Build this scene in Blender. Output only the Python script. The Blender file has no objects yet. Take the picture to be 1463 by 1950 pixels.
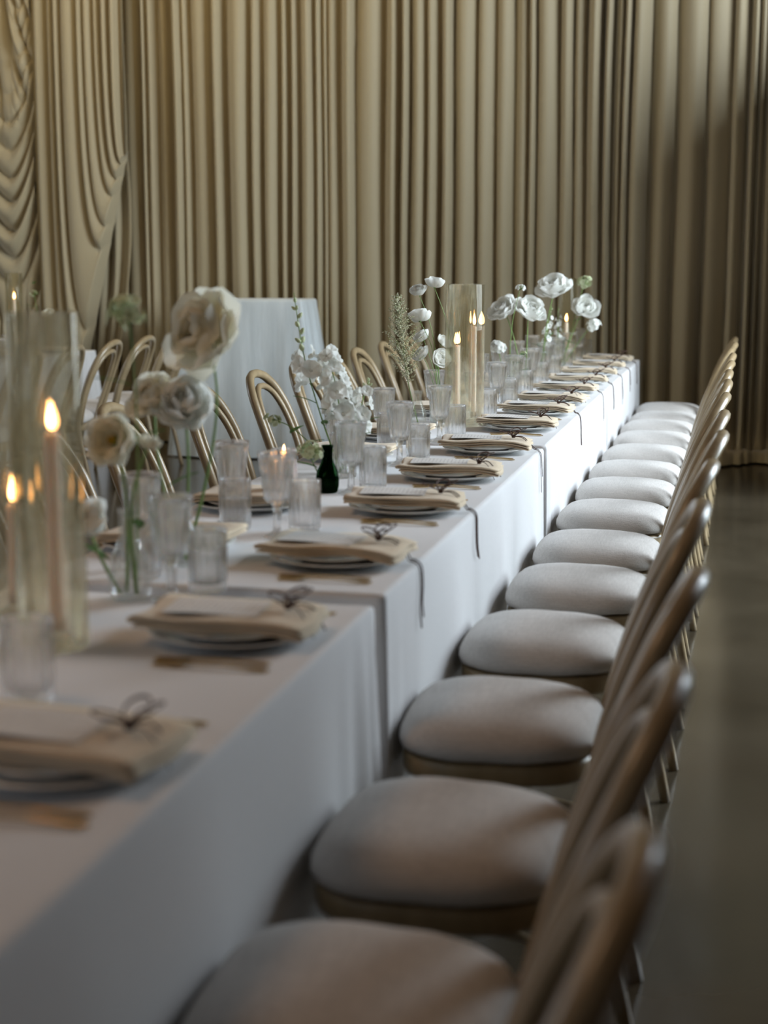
import bpy, math, random
from mathutils import Vector, Matrix, Quaternion
R = math.radians
PI = math.pi
scene = bpy.context.scene
COL = scene.collection

# ------------------------------------------------------------------ camera
cam_d = bpy.data.cameras.new('camera')
cam = bpy.data.objects.new('camera', cam_d)
COL.objects.link(cam)
cam.location = (0, 0, 1.40)
cam.rotation_euler = (R(90 - 9.2417), 0, R(13.0452))
cam_d.sensor_fit = 'VERTICAL'
cam_d.sensor_height = 36.0
cam_d.sensor_width = 27.0
cam_d.lens = 2950.0 / 1950.0 * 36.0
cam_d.clip_start = 0.05
cam_d.dof.use_dof = True
cam_d.dof.focus_distance = 5.8
cam_d.dof.aperture_fstop = 2.5
scene.camera = cam

# ------------------------------------------------------------------ light
scene.view_settings.view_transform = 'Standard'
scene.view_settings.look = 'None'
scene.view_settings.gamma = 1.0
scene.view_settings.use_curve_mapping = False
scene.view_settings.exposure = 0.15
world = bpy.data.worlds.new('world')
scene.world = world
world.use_nodes = True
bg = world.node_tree.nodes['Background']
bg.inputs[0].default_value = (0.60, 0.72, 0.90, 1)
bg.inputs[1].default_value = 0.6


def area(name, loc, target, sx, sy, power, col, spread=180):
    l = bpy.data.lights.new(name, 'AREA')
    l.shape = 'RECTANGLE'
    l.size, l.size_y = sx, sy
    l.energy = power
    l.color = col
    l.spread = R(spread)
    o = bpy.data.objects.new(name, l)
    COL.objects.link(o)
    o.location = loc
    o.rotation_euler = (Vector(target) - Vector(loc)).to_track_quat('-Z', 'Y').to_euler()
    return o


# daylight in the openings of the right wall and of the wall behind the camera
area('daylight_window_right', (3.25, 7.5, 2.65), (-2, 7.5, 1.3), 3.7, 3.3, 570, (0.80, 0.90, 1.0))
area('daylight_window_front', (-4.6, -2.9, 2.6), (-3.6, 10, 1.9), 1.8, 1.6, 30, (0.76, 0.86, 1.0))
area('fill_light_left', (-8.85, 7.0, 2.6), (-2, 7.2, 1.4), 3.7, 2.9, 70, (0.86, 0.93, 1.0))  # added soft fill for the white flowers and curtain, no known window
# warm ceiling lamps of the hall
area('ceiling_lamp_curtain', (-4.2, 9.2, 4.55), (-4.4, 11.1, 2.4), 4.0, 0.5, 34, (1.0, 0.78, 0.42))
area('ceiling_lamp_table', (-2.6, 2.2, 4.55), (-1.0, 1.8, 0.7), 1.4, 1.4, 30, (1.0, 0.62, 0.36))

cy = scene.cycles
cy.max_bounces = 16
cy.diffuse_bounces = 3
cy.use_adaptive_sampling = True
cy.adaptive_threshold = 0.05
cy.glossy_bounces = 4
cy.transmission_bounces = 14
cy.transparent_max_bounces = 40
cy.use_denoising = True
cy.sample_clamp_indirect = 4.0
cy.blur_glossy = 1.0


# ------------------------------------------------------------------ materials
def principled(name, col, rough=0.6, metal=0.0, noise=None, bump=None, spec=0.5, sheen=0.0, sss=0.0,
               coat=0.0):
    m = bpy.data.materials.new(name)
    m.use_nodes = True
    nt = m.node_tree
    b = nt.nodes['Principled BSDF']
    b.inputs['Base Color'].default_value = (*col, 1)
    b.inputs['Roughness'].default_value = rough
    b.inputs['Metallic'].default_value = metal
    b.inputs['Specular IOR Level'].default_value = spec
    if sheen:
        b.inputs['Sheen Weight'].default_value = sheen
        b.inputs['Sheen Roughness'].default_value = 0.5
    if coat:
        b.inputs['Coat Weight'].default_value = coat
        b.inputs['Coat Roughness'].default_value = 0.15
    if sss:
        b.inputs['Subsurface Weight'].default_value = sss
        b.inputs['Subsurface Radius'].default_value = (0.05, 0.034, 0.026)
        b.inputs['Subsurface Scale'].default_value = 1.0
    tc = nt.nodes.new('ShaderNodeTexCoord')
    if noise:                      # (scale, detail, dark colour, stretch)
        mp = nt.nodes.new('ShaderNodeMapping')
        mp.inputs['Scale'].default_value = noise[3] if len(noise) > 3 else (1, 1, 1)
        n = nt.nodes.new('ShaderNodeTexNoise')
        n.inputs['Scale'].default_value = noise[0]
        n.inputs['Detail'].default_value = noise[1]
        r = nt.nodes.new('ShaderNodeValToRGB')
        r.color_ramp.elements[0].position = 0.3
        r.color_ramp.elements[1].position = 0.7
        r.color_ramp.elements[0].color = (*noise[2], 1)
        r.color_ramp.elements[1].color = (*col, 1)
        nt.links.new(tc.outputs['Object'], mp.inputs['Vector'])
        nt.links.new(mp.outputs['Vector'], n.inputs['Vector'])
        nt.links.new(n.outputs['Fac'], r.inputs['Fac'])
        nt.links.new(r.outputs['Color'], b.inputs['Base Color'])
    if bump:                       # (scale, strength, distance, stretch)
        mp = nt.nodes.new('ShaderNodeMapping')
        mp.inputs['Scale'].default_value = bump[3] if len(bump) > 3 else (1, 1, 1)
        n = nt.nodes.new('ShaderNodeTexNoise')
        n.inputs['Scale'].default_value = bump[0]
        n.inputs['Detail'].default_value = 4
        bp = nt.nodes.new('ShaderNodeBump')
        bp.inputs['Strength'].default_value = bump[1]
        bp.inputs['Distance'].default_value = bump[2]
        nt.links.new(tc.outputs['Object'], mp.inputs['Vector'])
        nt.links.new(mp.outputs['Vector'], n.inputs['Vector'])
        nt.links.new(n.outputs['Fac'], bp.inputs['Height'])
        nt.links.new(bp.outputs['Normal'], b.inputs['Normal'])
    return m


def linen(name, col, dark, scale=900):
    """woven cloth: two crossed noise streaks for the threads, in colour and in relief"""
    m = principled(name, col, 0.85, spec=0.2, sheen=0.25)
    nt = m.node_tree
    b = nt.nodes['Principled BSDF']
    tc = nt.nodes.new('ShaderNodeTexCoord')
    outs = []
    for st in ((1, 0.06, 1), (0.06, 1, 1)):
        mp = nt.nodes.new('ShaderNodeMapping')
        mp.inputs['Scale'].default_value = st
        n = nt.nodes.new('ShaderNodeTexNoise')
        n.inputs['Scale'].default_value = scale * 0.35
        n.inputs['Detail'].default_value = 3
        nt.links.new(tc.outputs['Object'], mp.inputs['Vector'])
        nt.links.new(mp.outputs['Vector'], n.inputs['Vector'])
        outs.append(n.outputs['Fac'])
    mul = nt.nodes.new('ShaderNodeMath')
    mul.operation = 'ADD'
    nt.links.new(outs[0], mul.inputs[0])
    nt.links.new(outs[1], mul.inputs[1])
    r = nt.nodes.new('ShaderNodeMapRange')
    r.inputs['From Min'].default_value = 0.75
    r.inputs['From Max'].default_value = 1.25
    nt.links.new(mul.outputs[0], r.inputs['Value'])
    mx = nt.nodes.new('ShaderNodeMix')
    mx.data_type = 'RGBA'
    mx.inputs['A'].default_value = (*dark, 1)
    mx.inputs['B'].default_value = (*col, 1)
    nt.links.new(r.outputs['Result'], mx.inputs['Factor'])
    nt.links.new(mx.outputs['Result'], b.inputs['Base Color'])
    bp = nt.nodes.new('ShaderNodeBump')
    bp.inputs['Strength'].default_value = 0.35
    bp.inputs['Distance'].default_value = 0.001
    nt.links.new(r.outputs['Result'], bp.inputs['Height'])
    nt.links.new(bp.outputs['Normal'], b.inputs['Normal'])
    return m


def glass(name, tint=(1, 1, 1), clear=0.45, rough=0.0, ior=1.45, gtint=None):
    """drinking glass: refracting glass with part of the light passing straight through"""
    m = bpy.data.materials.new(name)
    m.use_nodes = True
    nt = m.node_tree
    nt.nodes.remove(nt.nodes['Principled BSDF'])
    out = nt.nodes['Material Output']
    g = nt.nodes.new('ShaderNodeBsdfGlass')
    g.inputs['Color'].default_value = (*(gtint or tint), 1)
    g.inputs['Roughness'].default_value = rough
    g.inputs['IOR'].default_value = ior
    t = nt.nodes.new('ShaderNodeBsdfTransparent')
    t.inputs['Color'].default_value = (*tint, 1)
    mx = nt.nodes.new('ShaderNodeMixShader')
    mx.inputs[0].default_value = clear
    nt.links.new(g.outputs[0], mx.inputs[1])
    nt.links.new(t.outputs[0], mx.inputs[2])
    nt.links.new(mx.outputs[0], out.inputs['Surface'])
    return m


def petal_mat(name, col, trans=0.35):
    m = bpy.data.materials.new(name)
    m.use_nodes = True
    nt = m.node_tree
    b = nt.nodes['Principled BSDF']
    out = nt.nodes['Material Output']
    b.inputs['Base Color'].default_value = (*col, 1)
    b.inputs['Roughness'].default_value = 0.6
    b.inputs['Specular IOR Level'].default_value = 0.25
    t = nt.nodes.new('ShaderNodeBsdfTranslucent')
    t.inputs['Color'].default_value = (*col, 1)
    mx = nt.nodes.new('ShaderNodeMixShader')
    mx.inputs[0].default_value = trans
    nt.links.new(b.outputs[0], mx.inputs[1])
    nt.links.new(t.outputs[0], mx.inputs[2])
    nt.links.new(mx.outputs[0], out.inputs['Surface'])
    return m


def emit(name, col, strength):
    m = bpy.data.materials.new(name)
    m.use_nodes = True
    nt = m.node_tree
    nt.nodes.remove(nt.nodes['Principled BSDF'])
    e = nt.nodes.new('ShaderNodeEmission')
    e.inputs[0].default_value = (*col, 1)
    e.inputs[1].default_value = strength
    nt.links.new(e.outputs[0], nt.nodes['Material Output'].inputs['Surface'])
    return m


M = {}
M['concrete'] = principled('polished_concrete', (0.075, 0.060, 0.040), 0.19, spec=0.55,
                           noise=(1.7, 8, (0.038, 0.030, 0.019)), bump=(14, 0.05, 0.004))
M['plaster'] = principled('plaster', (0.20, 0.165, 0.12), 0.9, noise=(3, 4, (0.17, 0.14, 0.10)))
M['ceiling'] = principled('ceiling_paint', (0.12, 0.095, 0.07), 0.9, noise=(2, 3, (0.10, 0.08, 0.06)))
M['window_frame'] = principled('window_frame_paint', (0.08, 0.08, 0.08), 0.5, noise=(8, 2, (0.06, 0.06, 0.06)))
M['curtain'] = principled('curtain_fabric', (0.425, 0.352, 0.222), 0.62, spec=0.35, sheen=0.35,
                          noise=(900, 2, (0.385, 0.317, 0.197), (1, 1, 0.25)), bump=(700, 0.12, 0.001, (1, 1, 0.3)))
M['cloth'] = principled('tablecloth_linen', (0.80, 0.79, 0.79), 0.85, spec=0.2, sheen=0.2,
                        noise=(500, 3, (0.74, 0.73, 0.73), (1, 1, 0.2)), bump=(9, 0.10, 0.006, (1.5, 1.5, 0.35)))
M['sheer'] = principled('pale_drape', (0.74, 0.79, 0.80), 0.6, spec=0.3, sheen=0.3,
                        noise=(7, 4, (0.60, 0.65, 0.66), (1.6, 1.6, 0.22)), bump=(24, 0.3, 0.01, (1.5, 1.5, 0.2)))
M['linen'] = linen('seat_linen', (0.66, 0.62, 0.585), (0.52, 0.485, 0.455))
M['napkin'] = linen('napkin_linen', (0.78, 0.645, 0.47), (0.70, 0.565, 0.40), 1500)
M['frame'] = principled('champagne_wood', (0.36, 0.265, 0.15), 0.34, spec=0.5, coat=0.25,
                        noise=(30, 4, (0.29, 0.21, 0.115), (1, 1, 0.12)))
M['rattan'] = principled('seat_board', (0.26, 0.19, 0.11), 0.6, noise=(60, 3, (0.2, 0.14, 0.08)))
M['porcelain'] = principled('porcelain', (0.78, 0.79, 0.77), 0.16, spec=0.5, coat=0.4,
                            noise=(6, 2, (0.75, 0.76, 0.74)))
M['gold'] = principled('brushed_brass', (0.62, 0.44, 0.20), 0.26, metal=1.0,
                       noise=(120, 3, (0.52, 0.36, 0.15), (0.1, 1, 1)))
M['twine'] = principled('brown_ribbon', (0.105, 0.060, 0.045), 0.75, noise=(400, 2, (0.07, 0.035, 0.028)))
M['wax'] = principled('candle_wax', (0.93, 0.76, 0.72), 0.5, sss=0.5, noise=(20, 2, (0.90, 0.70, 0.64)))
M['wick'] = principled('burnt_wick', (0.02, 0.015, 0.012), 0.9, noise=(200, 2, (0.01, 0.01, 0.01)))
M['flame'] = emit('flame', (1.0, 0.47, 0.16), 22)
M['flame_core'] = emit('flame_core', (1.0, 0.72, 0.40), 45)
M['glass'] = glass('clear_glass', (1.0, 1.0, 1.0), 0.42, ior=1.5)
M['cylinder'] = glass('hurricane_glass', (1.0, 0.996, 0.97), 0.62, gtint=(1.0, 0.975, 0.87))
M['green_glass'] = glass('green_glass', (0.10, 0.22, 0.10), 0.35)
M['vase_glass'] = glass('vase_glass', (0.995, 1.0, 0.995), 0.80)
M['water'] = glass('water', (0.995, 1.0, 1.0), 0.4, ior=1.33)
M['pane'] = glass('window_pane', (0.97, 1, 0.99), 0.92)
M['petal'] = petal_mat('white_petal', (0.94, 0.94, 0.90), 0.5)
M['petal_cream'] = petal_mat('cream_petal', (0.93, 0.90, 0.78), 0.45)
M['petal_green'] = petal_mat('green_white_petal', (0.66, 0.70, 0.46), 0.3)
M['plume'] = petal_mat('plume_cream', (0.80, 0.79, 0.62))
M['stamen'] = principled('stamen', (0.62, 0.44, 0.06), 0.7, noise=(300, 2, (0.45, 0.30, 0.03)))
M['stem'] = principled('stem_green', (0.22, 0.36, 0.09), 0.5, noise=(60, 2, (0.17, 0.28, 0.07)))
M['leaf'] = petal_mat('leaf_green', (0.10, 0.20, 0.06), 0.3)
M['metal'] = principled('grey_steel', (0.35, 0.35, 0.36), 0.4, metal=0.8, noise=(30, 2, (0.3, 0.3, 0.31)))
M['tabletop'] = principled('plywood', (0.42, 0.30, 0.18), 0.6, noise=(12, 4, (0.34, 0.24, 0.14), (0.2, 1, 1)))


def menu_mat():
    m = principled('menu_card', (0.80, 0.775, 0.74), 0.7)
    nt = m.node_tree
    b = nt.nodes['Principled BSDF']
    tc = nt.nodes.new('ShaderNodeTexCoord')
    sp = nt.nodes.new('ShaderNodeSeparateXYZ')
    nt.links.new(tc.outputs['Object'], sp.inputs[0])
    w = nt.nodes.new('ShaderNodeMath')
    w.operation = 'SINE'
    k = nt.nodes.new('ShaderNodeMath')
    k.operation = 'MULTIPLY'
    k.inputs[1].default_value = 560
    nt.links.new(sp.outputs['X'], k.inputs[0])
    nt.links.new(k.outputs[0], w.inputs[0])
    n = nt.nodes.new('ShaderNodeTexNoise')
    n.inputs['Scale'].default_value = 160
    nt.links.new(tc.outputs['Object'], n.inputs['Vector'])
    g = nt.nodes.new('ShaderNodeMath')
    g.operation = 'MULTIPLY'
    nt.links.new(w.outputs[0], g.inputs[0])
    nt.links.new(n.outputs['Fac'], g.inputs[1])
    gt = nt.nodes.new('ShaderNodeMath')
    gt.operation = 'GREATER_THAN'
    gt.inputs[1].default_value = 0.42
    nt.links.new(g.outputs[0], gt.inputs[0])
    # print only in the middle of the card
    ay = nt.nodes.new('ShaderNodeMath')
    ay.operation = 'ABSOLUTE'
    nt.links.new(sp.outputs['Y'], ay.inputs[0])
    lt = nt.nodes.new('ShaderNodeMath')
    lt.operation = 'LESS_THAN'
    lt.inputs[1].default_value = 0.042
    nt.links.new(ay.outputs[0], lt.inputs[0])
    mm = nt.nodes.new('ShaderNodeMath')
    mm.operation = 'MULTIPLY'
    nt.links.new(gt.outputs[0], mm.inputs[0])
    nt.links.new(lt.outputs[0], mm.inputs[1])
    mx = nt.nodes.new('ShaderNodeMix')
    mx.data_type = 'RGBA'
    mx.inputs['A'].default_value = (0.80, 0.775, 0.74, 1)
    mx.inputs['B'].default_value = (0.50, 0.47, 0.45, 1)
    nt.links.new(mm.outputs[0], mx.inputs['Factor'])
    nt.links.new(mx.outputs['Result'], b.inputs['Base Color'])
    return m


M['menu'] = menu_mat()


# ------------------------------------------------------------------ mesh helpers
class MB:
    """collects shapes and makes them one mesh"""

    def __init__(self):
        self.v, self.f, self.s = [], [], []

    def add(self, verts, faces, smooth=True):
        o = len(self.v)
        self.v += [tuple(p) for p in verts]
        self.f += [tuple(i + o for i in f) for f in faces]
        self.s += [smooth] * len(faces)
        return self

    def box(self, c, h):
        x, y, z = c
        a, b, d = h
        vs = [(x + i * a, y + j * b, z + k * d) for i in (-1, 1) for j in (-1, 1) for k in (-1, 1)]
        return self.add(vs, [(0, 1, 3, 2), (4, 6, 7, 5), (0, 4, 5, 1), (2, 3, 7, 6), (0, 2, 6, 4), (1, 5, 7, 3)],
                        False)

    def lathe(self, prof, seg=32, rfn=None, c=(0, 0, 0)):
        """prof: (radius, z) pairs; rfn(theta, i) scales the radius; zero radius closes"""
        vs, fs, rows = [], [], []
        for i, (r, z) in enumerate(prof):
            if r < 1e-6:
                rows.append([len(vs)])
                vs.append((c[0], c[1], c[2] + z))
            else:
                row = []
                for k in range(seg):
                    t = 2 * PI * k / seg
                    q = r * (rfn(t, i) if rfn else 1)
                    row.append(len(vs))
                    vs.append((c[0] + q * math.cos(t), c[1] + q * math.sin(t), c[2] + z))
                rows.append(row)
        for a, b in zip(rows, rows[1:]):
            for k in range(seg):
                k2 = (k + 1) % seg
                if len(a) == 1 and len(b) == 1:
                    break
                if len(a) == 1:
                    fs.append((a[0], b[k2], b[k]))
                elif len(b) == 1:
                    fs.append((a[k], a[k2], b[0]))
                else:
                    fs.append((a[k], a[k2], b[k2], b[k]))
        return self.add(vs, fs)

    def tube(self, pts, rad, seg=8, cap=True, closed=False, flat=1.0):
        pts = [Vector(p) for p in pts]
        n = len(pts)
        rf = rad if callable(rad) else (lambda t: rad)
        vs, fs = [], []
        up = None
        for i, p in enumerate(pts):
            if closed:
                d = pts[(i + 1) % n] - pts[i - 1]
            else:
                d = pts[min(i + 1, n - 1)] - pts[max(i - 1, 0)]
            d.normalize()
            if up is None:
                up = d.orthogonal().normalized()
            up = (up - d * up.dot(d))
            if up.length < 1e-6:
                up = d.orthogonal()
            up.normalize()
            sd = d.cross(up)
            r = rf(i / max(1, n - 1))
            for k in range(seg):
                t = 2 * PI * k / seg
                vs.append(p + (up * math.cos(t) * flat + sd * math.sin(t)) * r)
        m = n if closed else n - 1
        for i in range(m):
            a, b = i * seg, ((i + 1) % n) * seg
            for k in range(seg):
                k2 = (k + 1) % seg
                fs.append((a + k, a + k2, b + k2, b + k))
        if cap and not closed:
            fs.append(tuple(range(seg))[::-1])
            fs.append(tuple(range((n - 1) * seg, n * seg)))
        return self.add(vs, fs)

    def grid(self, fn, nu, nv, flip=False):
        vs = [fn(i / nu, j / nv) for i in range(nu + 1) for j in range(nv + 1)]
        fs = []
        for i in range(nu):
            for j in range(nv):
                a = i * (nv + 1) + j
                q = (a, a + nv + 1, a + nv + 2, a + 1)
                fs.append(q[::-1] if flip else q)
        return self.add(vs, fs)

    def merge(self, other, mat):
        return self.add([mat @ Vector(p) for p in other.v], other.f)

    def mesh(self, name, mat):
        me = bpy.data.meshes.new(name)
        me.from_pydata([tuple(p) for p in self.v], [], self.f)
        me.polygons.foreach_set('use_smooth', self.s)
        me.materials.append(M[mat])
        me.update()
        return me


def smooth_path(pts, sub=6):
    """Catmull-Rom through the points"""
    P = [Vector(p) for p in pts]
    P = [P[0] * 2 - P[1]] + P + [P[-1] * 2 - P[-2]]
    out = []
    for i in range(1, len(P) - 2):
        a, b, c, d = P[i - 1:i + 3]
        for k in range(sub):
            t = k / sub
            out.append(0.5 * ((2 * b) + (c - a) * t + (2 * a - 5 * b + 4 * c - d) * t * t
                              + (3 * b - a - 3 * c + d) * t ** 3))
    out.append(P[-2])
    return out


def ob(name, me, parent=None, loc=(0, 0, 0), rot=None, mat4=None, scale=None):
    o = bpy.data.objects.new(name, me)
    COL.objects.link(o)
    if parent:
        o.parent = parent
    if mat4 is not None:
        o.matrix_local = mat4
    else:
        o.location = loc
        if rot:
            o.rotation_euler = rot
        if scale:
            o.scale = scale
    return o


def tag(o, label, cat, group=None):
    o['label'] = label
    o['category'] = cat
    if group:
        o['group'] = group
    return o


def thing(name, label, cat, loc, rz=0.0, group=None):
    o = bpy.data.objects.new(name, None)
    o.empty_display_size = 0.1
    COL.objects.link(o)
    o.location = loc
    o.rotation_euler = (0, 0, rz)
    return tag(o, label, cat, group)


def struct(name, me, loc=(0, 0, 0), parent=None):
    o = ob(name, me, parent, loc)
    if not parent:
        o['kind'] = 'structure'
    return o


ORD = ['nearest', 'second nearest', 'third nearest', 'fourth nearest', 'fifth nearest', 'sixth nearest',
       'seventh nearest', 'eighth nearest', 'ninth nearest', 'tenth nearest', 'eleventh nearest',
       'twelfth nearest', 'thirteenth nearest', 'fourteenth nearest', 'fifteenth nearest']


def boxme(name, mat, c, h):
    return MB().box(c, h).mesh(name, mat)


# ------------------------------------------------------------------ the hall
XL, XR, YF, YB, ZC = -9.0, 3.3, -3.2, 11.75, 4.7
struct('floor', boxme('floor', 'concrete', ((XL + XR) / 2, (YF + YB) / 2, -0.05),
                      ((XR - XL) / 2 + 0.2, (YB - YF) / 2 + 0.2, 0.05)))
struct('ceiling', boxme('ceiling', 'ceiling', ((XL + XR) / 2, (YF + YB) / 2, ZC + 0.06),
                        ((XR - XL) / 2 + 0.2, (YB - YF) / 2 + 0.2, 0.05)))
struct('wall_back', boxme('wall_back', 'plaster', ((XL + XR) / 2, YB + 0.05, ZC / 2 + 0.004),
                          ((XR - XL) / 2 + 0.2, 0.05, ZC / 2)))



def wall_with_opening(name, axis, pos, a0, a1, o0, o1, z0, z1):
    """four blocks around one opening; axis 'x' = wall in the YZ plane"""
    b = MB()
    for (s0, s1, q0, q1) in ((a0, o0, 0.004, ZC), (o1, a1, 0.004, ZC), (o0, o1, 0.004, z0), (o0, o1, z1, ZC)):
        if s1 - s0 < 1e-3 or q1 - q0 < 1e-3:
            continue
        cs, hs = (s0 + s1) / 2, (s1 - s0) / 2
        cz, hz = (q0 + q1) / 2, (q1 - q0) / 2
        if axis == 'x':
            b.box((pos, cs, cz), (0.06, hs, hz))
        else:
            b.box((cs, pos, cz), (hs, 0.06, hz))
    return struct(name, b.mesh(name, 'plaster'))


wall_with_opening('wall_right', 'x', XR + 0.06, YF, YB, 5.6, 9.4, 0.9, 4.4)
wall_with_opening('wall_left', 'x', XL - 0.06, YF, YB, 5.1, 8.9, 1.1, 4.1)  # opening added for the left fill light
wall_with_opening('wall_front', 'y', YF - 0.06, XL, XR, -5.6, -3.6, 1.7, 3.5)


def window(name, axis, pos, o0, o1, z0, z1, n):
    b = MB()
    t = 0.035

    def bar(s0, s1, q0, q1):
        c, h = ((s0 + s1) / 2, (q0 + q1) / 2), ((s1 - s0) / 2, (q1 - q0) / 2)
        if axis == 'x':
            b.box((pos, c[0], c[1]), (0.03, h[0], h[1]))
        else:
            b.box((c[0], pos, c[1]), (h[0], 0.03, h[1]))
    bar(o0, o1, z0, z0 + 2 * t)
    bar(o0, o1, z1 - 2 * t, z1)
    for k in range(n + 1):
        s = o0 + t + (o1 - o0 - 2 * t) * k / n
        bar(s - t, s + t, z0 + 2 * t, z1 - 2 * t)
    w = struct(name, b.mesh(name, 'window_frame'))
    for k in range(n):
        s0 = o0 + 2 * t + (o1 - o0 - 2 * t) * k / n
        s1 = o0 + (o1 - o0 - 2 * t) * (k + 1) / n
        c, h = ((s0 + s1) / 2, (z0 + z1) / 2), ((s1 - s0) / 2, (z1 - z0) / 2 - 2 * t)
        if axis == 'x':
            me = boxme('pane', 'pane', (pos, c[0], c[1]), (0.004, h[0], h[1]))
        else:
            me = boxme('pane', 'pane', (c[0], pos, c[1]), (h[0], 0.004, h[1]))
        ob('pane', me, w)
    return w


window('window_1', 'x', XR + 0.07, 5.6, 9.4, 0.9, 4.4, 4)
window('window_2', 'y', YF - 0.07, -5.6, -3.6, 1.7, 3.5, 2)
window('fill_window_left', 'x', XL - 0.07, 5.1, 8.9, 1.1, 4.1, 4)  # unseen window added around the left fill light
# two unseen walls, added to shape the light from the right window
struct('light_blocker_near', boxme('light_blocker_near', 'plaster', (1.55, (YF + 4.7) / 2, ZC / 2 + 0.004), (0.08, (4.7 - YF) / 2, ZC / 2)))  # added blocker, keeps window light off the near chairs
struct('light_blocker_far', boxme('light_blocker_far', 'plaster', (0.72, 10.55, 1.42), (0.07, 1.15, 1.416)))  # added blocker, darkens the lower right end of the curtain


# ------------------------------------------------------------------ curtains
def pleats(x0, x1, seed, wmin=0.045, wmax=0.145):
    rnd = random.Random(seed)
    b, x = [], x0
    while x < x1:
        w = rnd.uniform(wmin, wmax)
        if rnd.random() < 0.22:
            w *= 1.5
        b.append((x, x + w, rnd.uniform(0.55, 1.0), rnd.uniform(0.30, 0.70), rnd.uniform(-1, 1)))
        x += w

    def f(q):
        for s, e, a, skew, _ in b:
            if s <= q < e:
                t = (q - s) / (e - s)
                t = t ** (math.log(0.5) / math.log(skew))
                return a * abs(math.sin(PI * t)) ** 0.55
        return 0.0
    return f


PLEAT = pleats(-9.6, 2.4, 11)


def curtain(name, label, x0, x1, yb, seed, depth=0.19, puddle=0.0, ztop=4.65):
    f = PLEAT
    rnd = random.Random(16)
    ph = [rnd.uniform(0, 6.28) for _ in range(6)]
    nx = int((x1 - x0) / 0.010)
    # path of the cloth from top to hem: (z, forward offset, share of pleat)
    path = [(ztop - (ztop - 0.30) * k / 22, 0.0, 1.0) for k in range(23)]
    if puddle:
        path += [(0.20, 0.01, 1.0), (0.11, 0.05, 0.9), (0.05, 0.11, 0.7), (0.045, 0.17, 0.6),
                 (0.065, 0.23, 0.6), (0.05, puddle * 0.8, 0.5), (0.012, puddle, 0.4)]
    else:
        path += [(0.16, 0.0, 1.0), (0.012, 0.0, 1.0)]

    def pt(u, v):
        k = min(int(round(v * (len(path) - 1))), len(path) - 1)
        z, off, sh = path[k]
        x = x0 + (x1 - x0) * u
        drift = 0.010 * math.sin(z * 1.1 + ph[0] + x * 3) + 0.006 * math.sin(z * 2.3 + ph[1] + x * 7)
        d = f(x + drift) * depth * (0.85 + 0.15 * math.sin(z * 0.9 + x * 4 + ph[2])) * sh
        d += 0.02 * math.sin(x * 2.1 + ph[3])
        zz = z
        if off > 0.03 and z > 0.02:
            zz = z * (0.75 + 0.9 * f(x * 0.7 + off)) + 0.02 * abs(math.sin(x * 17 + off * 30))
        return (x + drift * 0.4, yb - d - off * (0.7 + 0.6 * abs(math.sin(x * 5 + ph[4]))), max(zz, 0.006))
    me = MB().grid(pt, nx, len(path) - 1, True).mesh(name, 'curtain')
    return tag(ob(name, me), label, 'curtain', 'pleated curtains along the back wall')


YC = 11.32
curtain('curtain_panel', 'beige pleated curtain behind the draped tall stand', -4.62, -2.86, YC, 11)
curtain('curtain_panel', 'beige pleated curtain behind the tall glass cylinder, middle of the backdrop', -2.86, -1.0, YC, 27)
curtain('curtain_panel', 'shadowed brown-looking pleated curtain with puddled hem beside the chair backs', -1.0, 0.63, YC,
        43, 0.19, 0.40)
curtain('curtain_panel', 'pleated curtain hanging behind the two swagged drapes at the left', -8.9, -4.62, YC, 59)


YS = YC - 0.26                                   # the swagged drapes hang in front of the curtain


def swag_right():
    """upper folds sweep down to two gathers at the right side; a straight tail hangs below"""
    x0, x1, xp = -5.21, -4.50, -4.49
    f = pleats(-0.1, 1.2, 7, 0.06, 0.13)
    g = pleats(-6, -4, 77, 0.06, 0.13)
    b = MB()

    def sweep(u, v):                              # J-shaped folds
        zend = max(0.03, 2.15 - 2.7 * (1 - u) ** 1.9)
        xs = x0 + (x1 - x0) * u
        t = v
        xe = xs + (xp - xs) * (0.15 + 0.85 * u) - 0.02 * (1 - u)
        x = xs + (xe - xs) * t ** 3.0
        z = 4.62 + (zend - 4.62) * math.sin(min(1, t * 1.06) * PI / 2) ** 0.92 + 0.06 * max(0, t - .9) * 10 * (1 - u * .3) * (t > .9)
        d = 0.11 * f(u) * (1 - .45 * t ** 4) + 0.06 * math.sin(PI * u) * t + 0.05 * (1 - (1 - t) ** 2)
        if t > .93:
            d *= (1 - (t - .93) / .07 * .75)
        return (x, YS - 0.03 - d, z)
    b.grid(sweep, 120, 70, True)

    def tail(u, v):
        z = 4.6 * (1 - v) + 0.015 * v
        low = max(0, min(1, (2.2 - z) / 2.2))
        a = x0 + 0.02 + 0.10 * low ** 1.3
        e = -4.54 + 0.06 * math.sin(low * 5) - 0.12 * low
        x = a + (e - a) * u
        d = 0.09 * g(-5.4 + u * .78) + 0.02 * math.sin(z * 3 + u * 4)
        return (x, YS + 0.09 - d * .9, z)
    b.grid(tail, 90, 40, True)
    return b.mesh('swag_drape', 'curtain')


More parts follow.
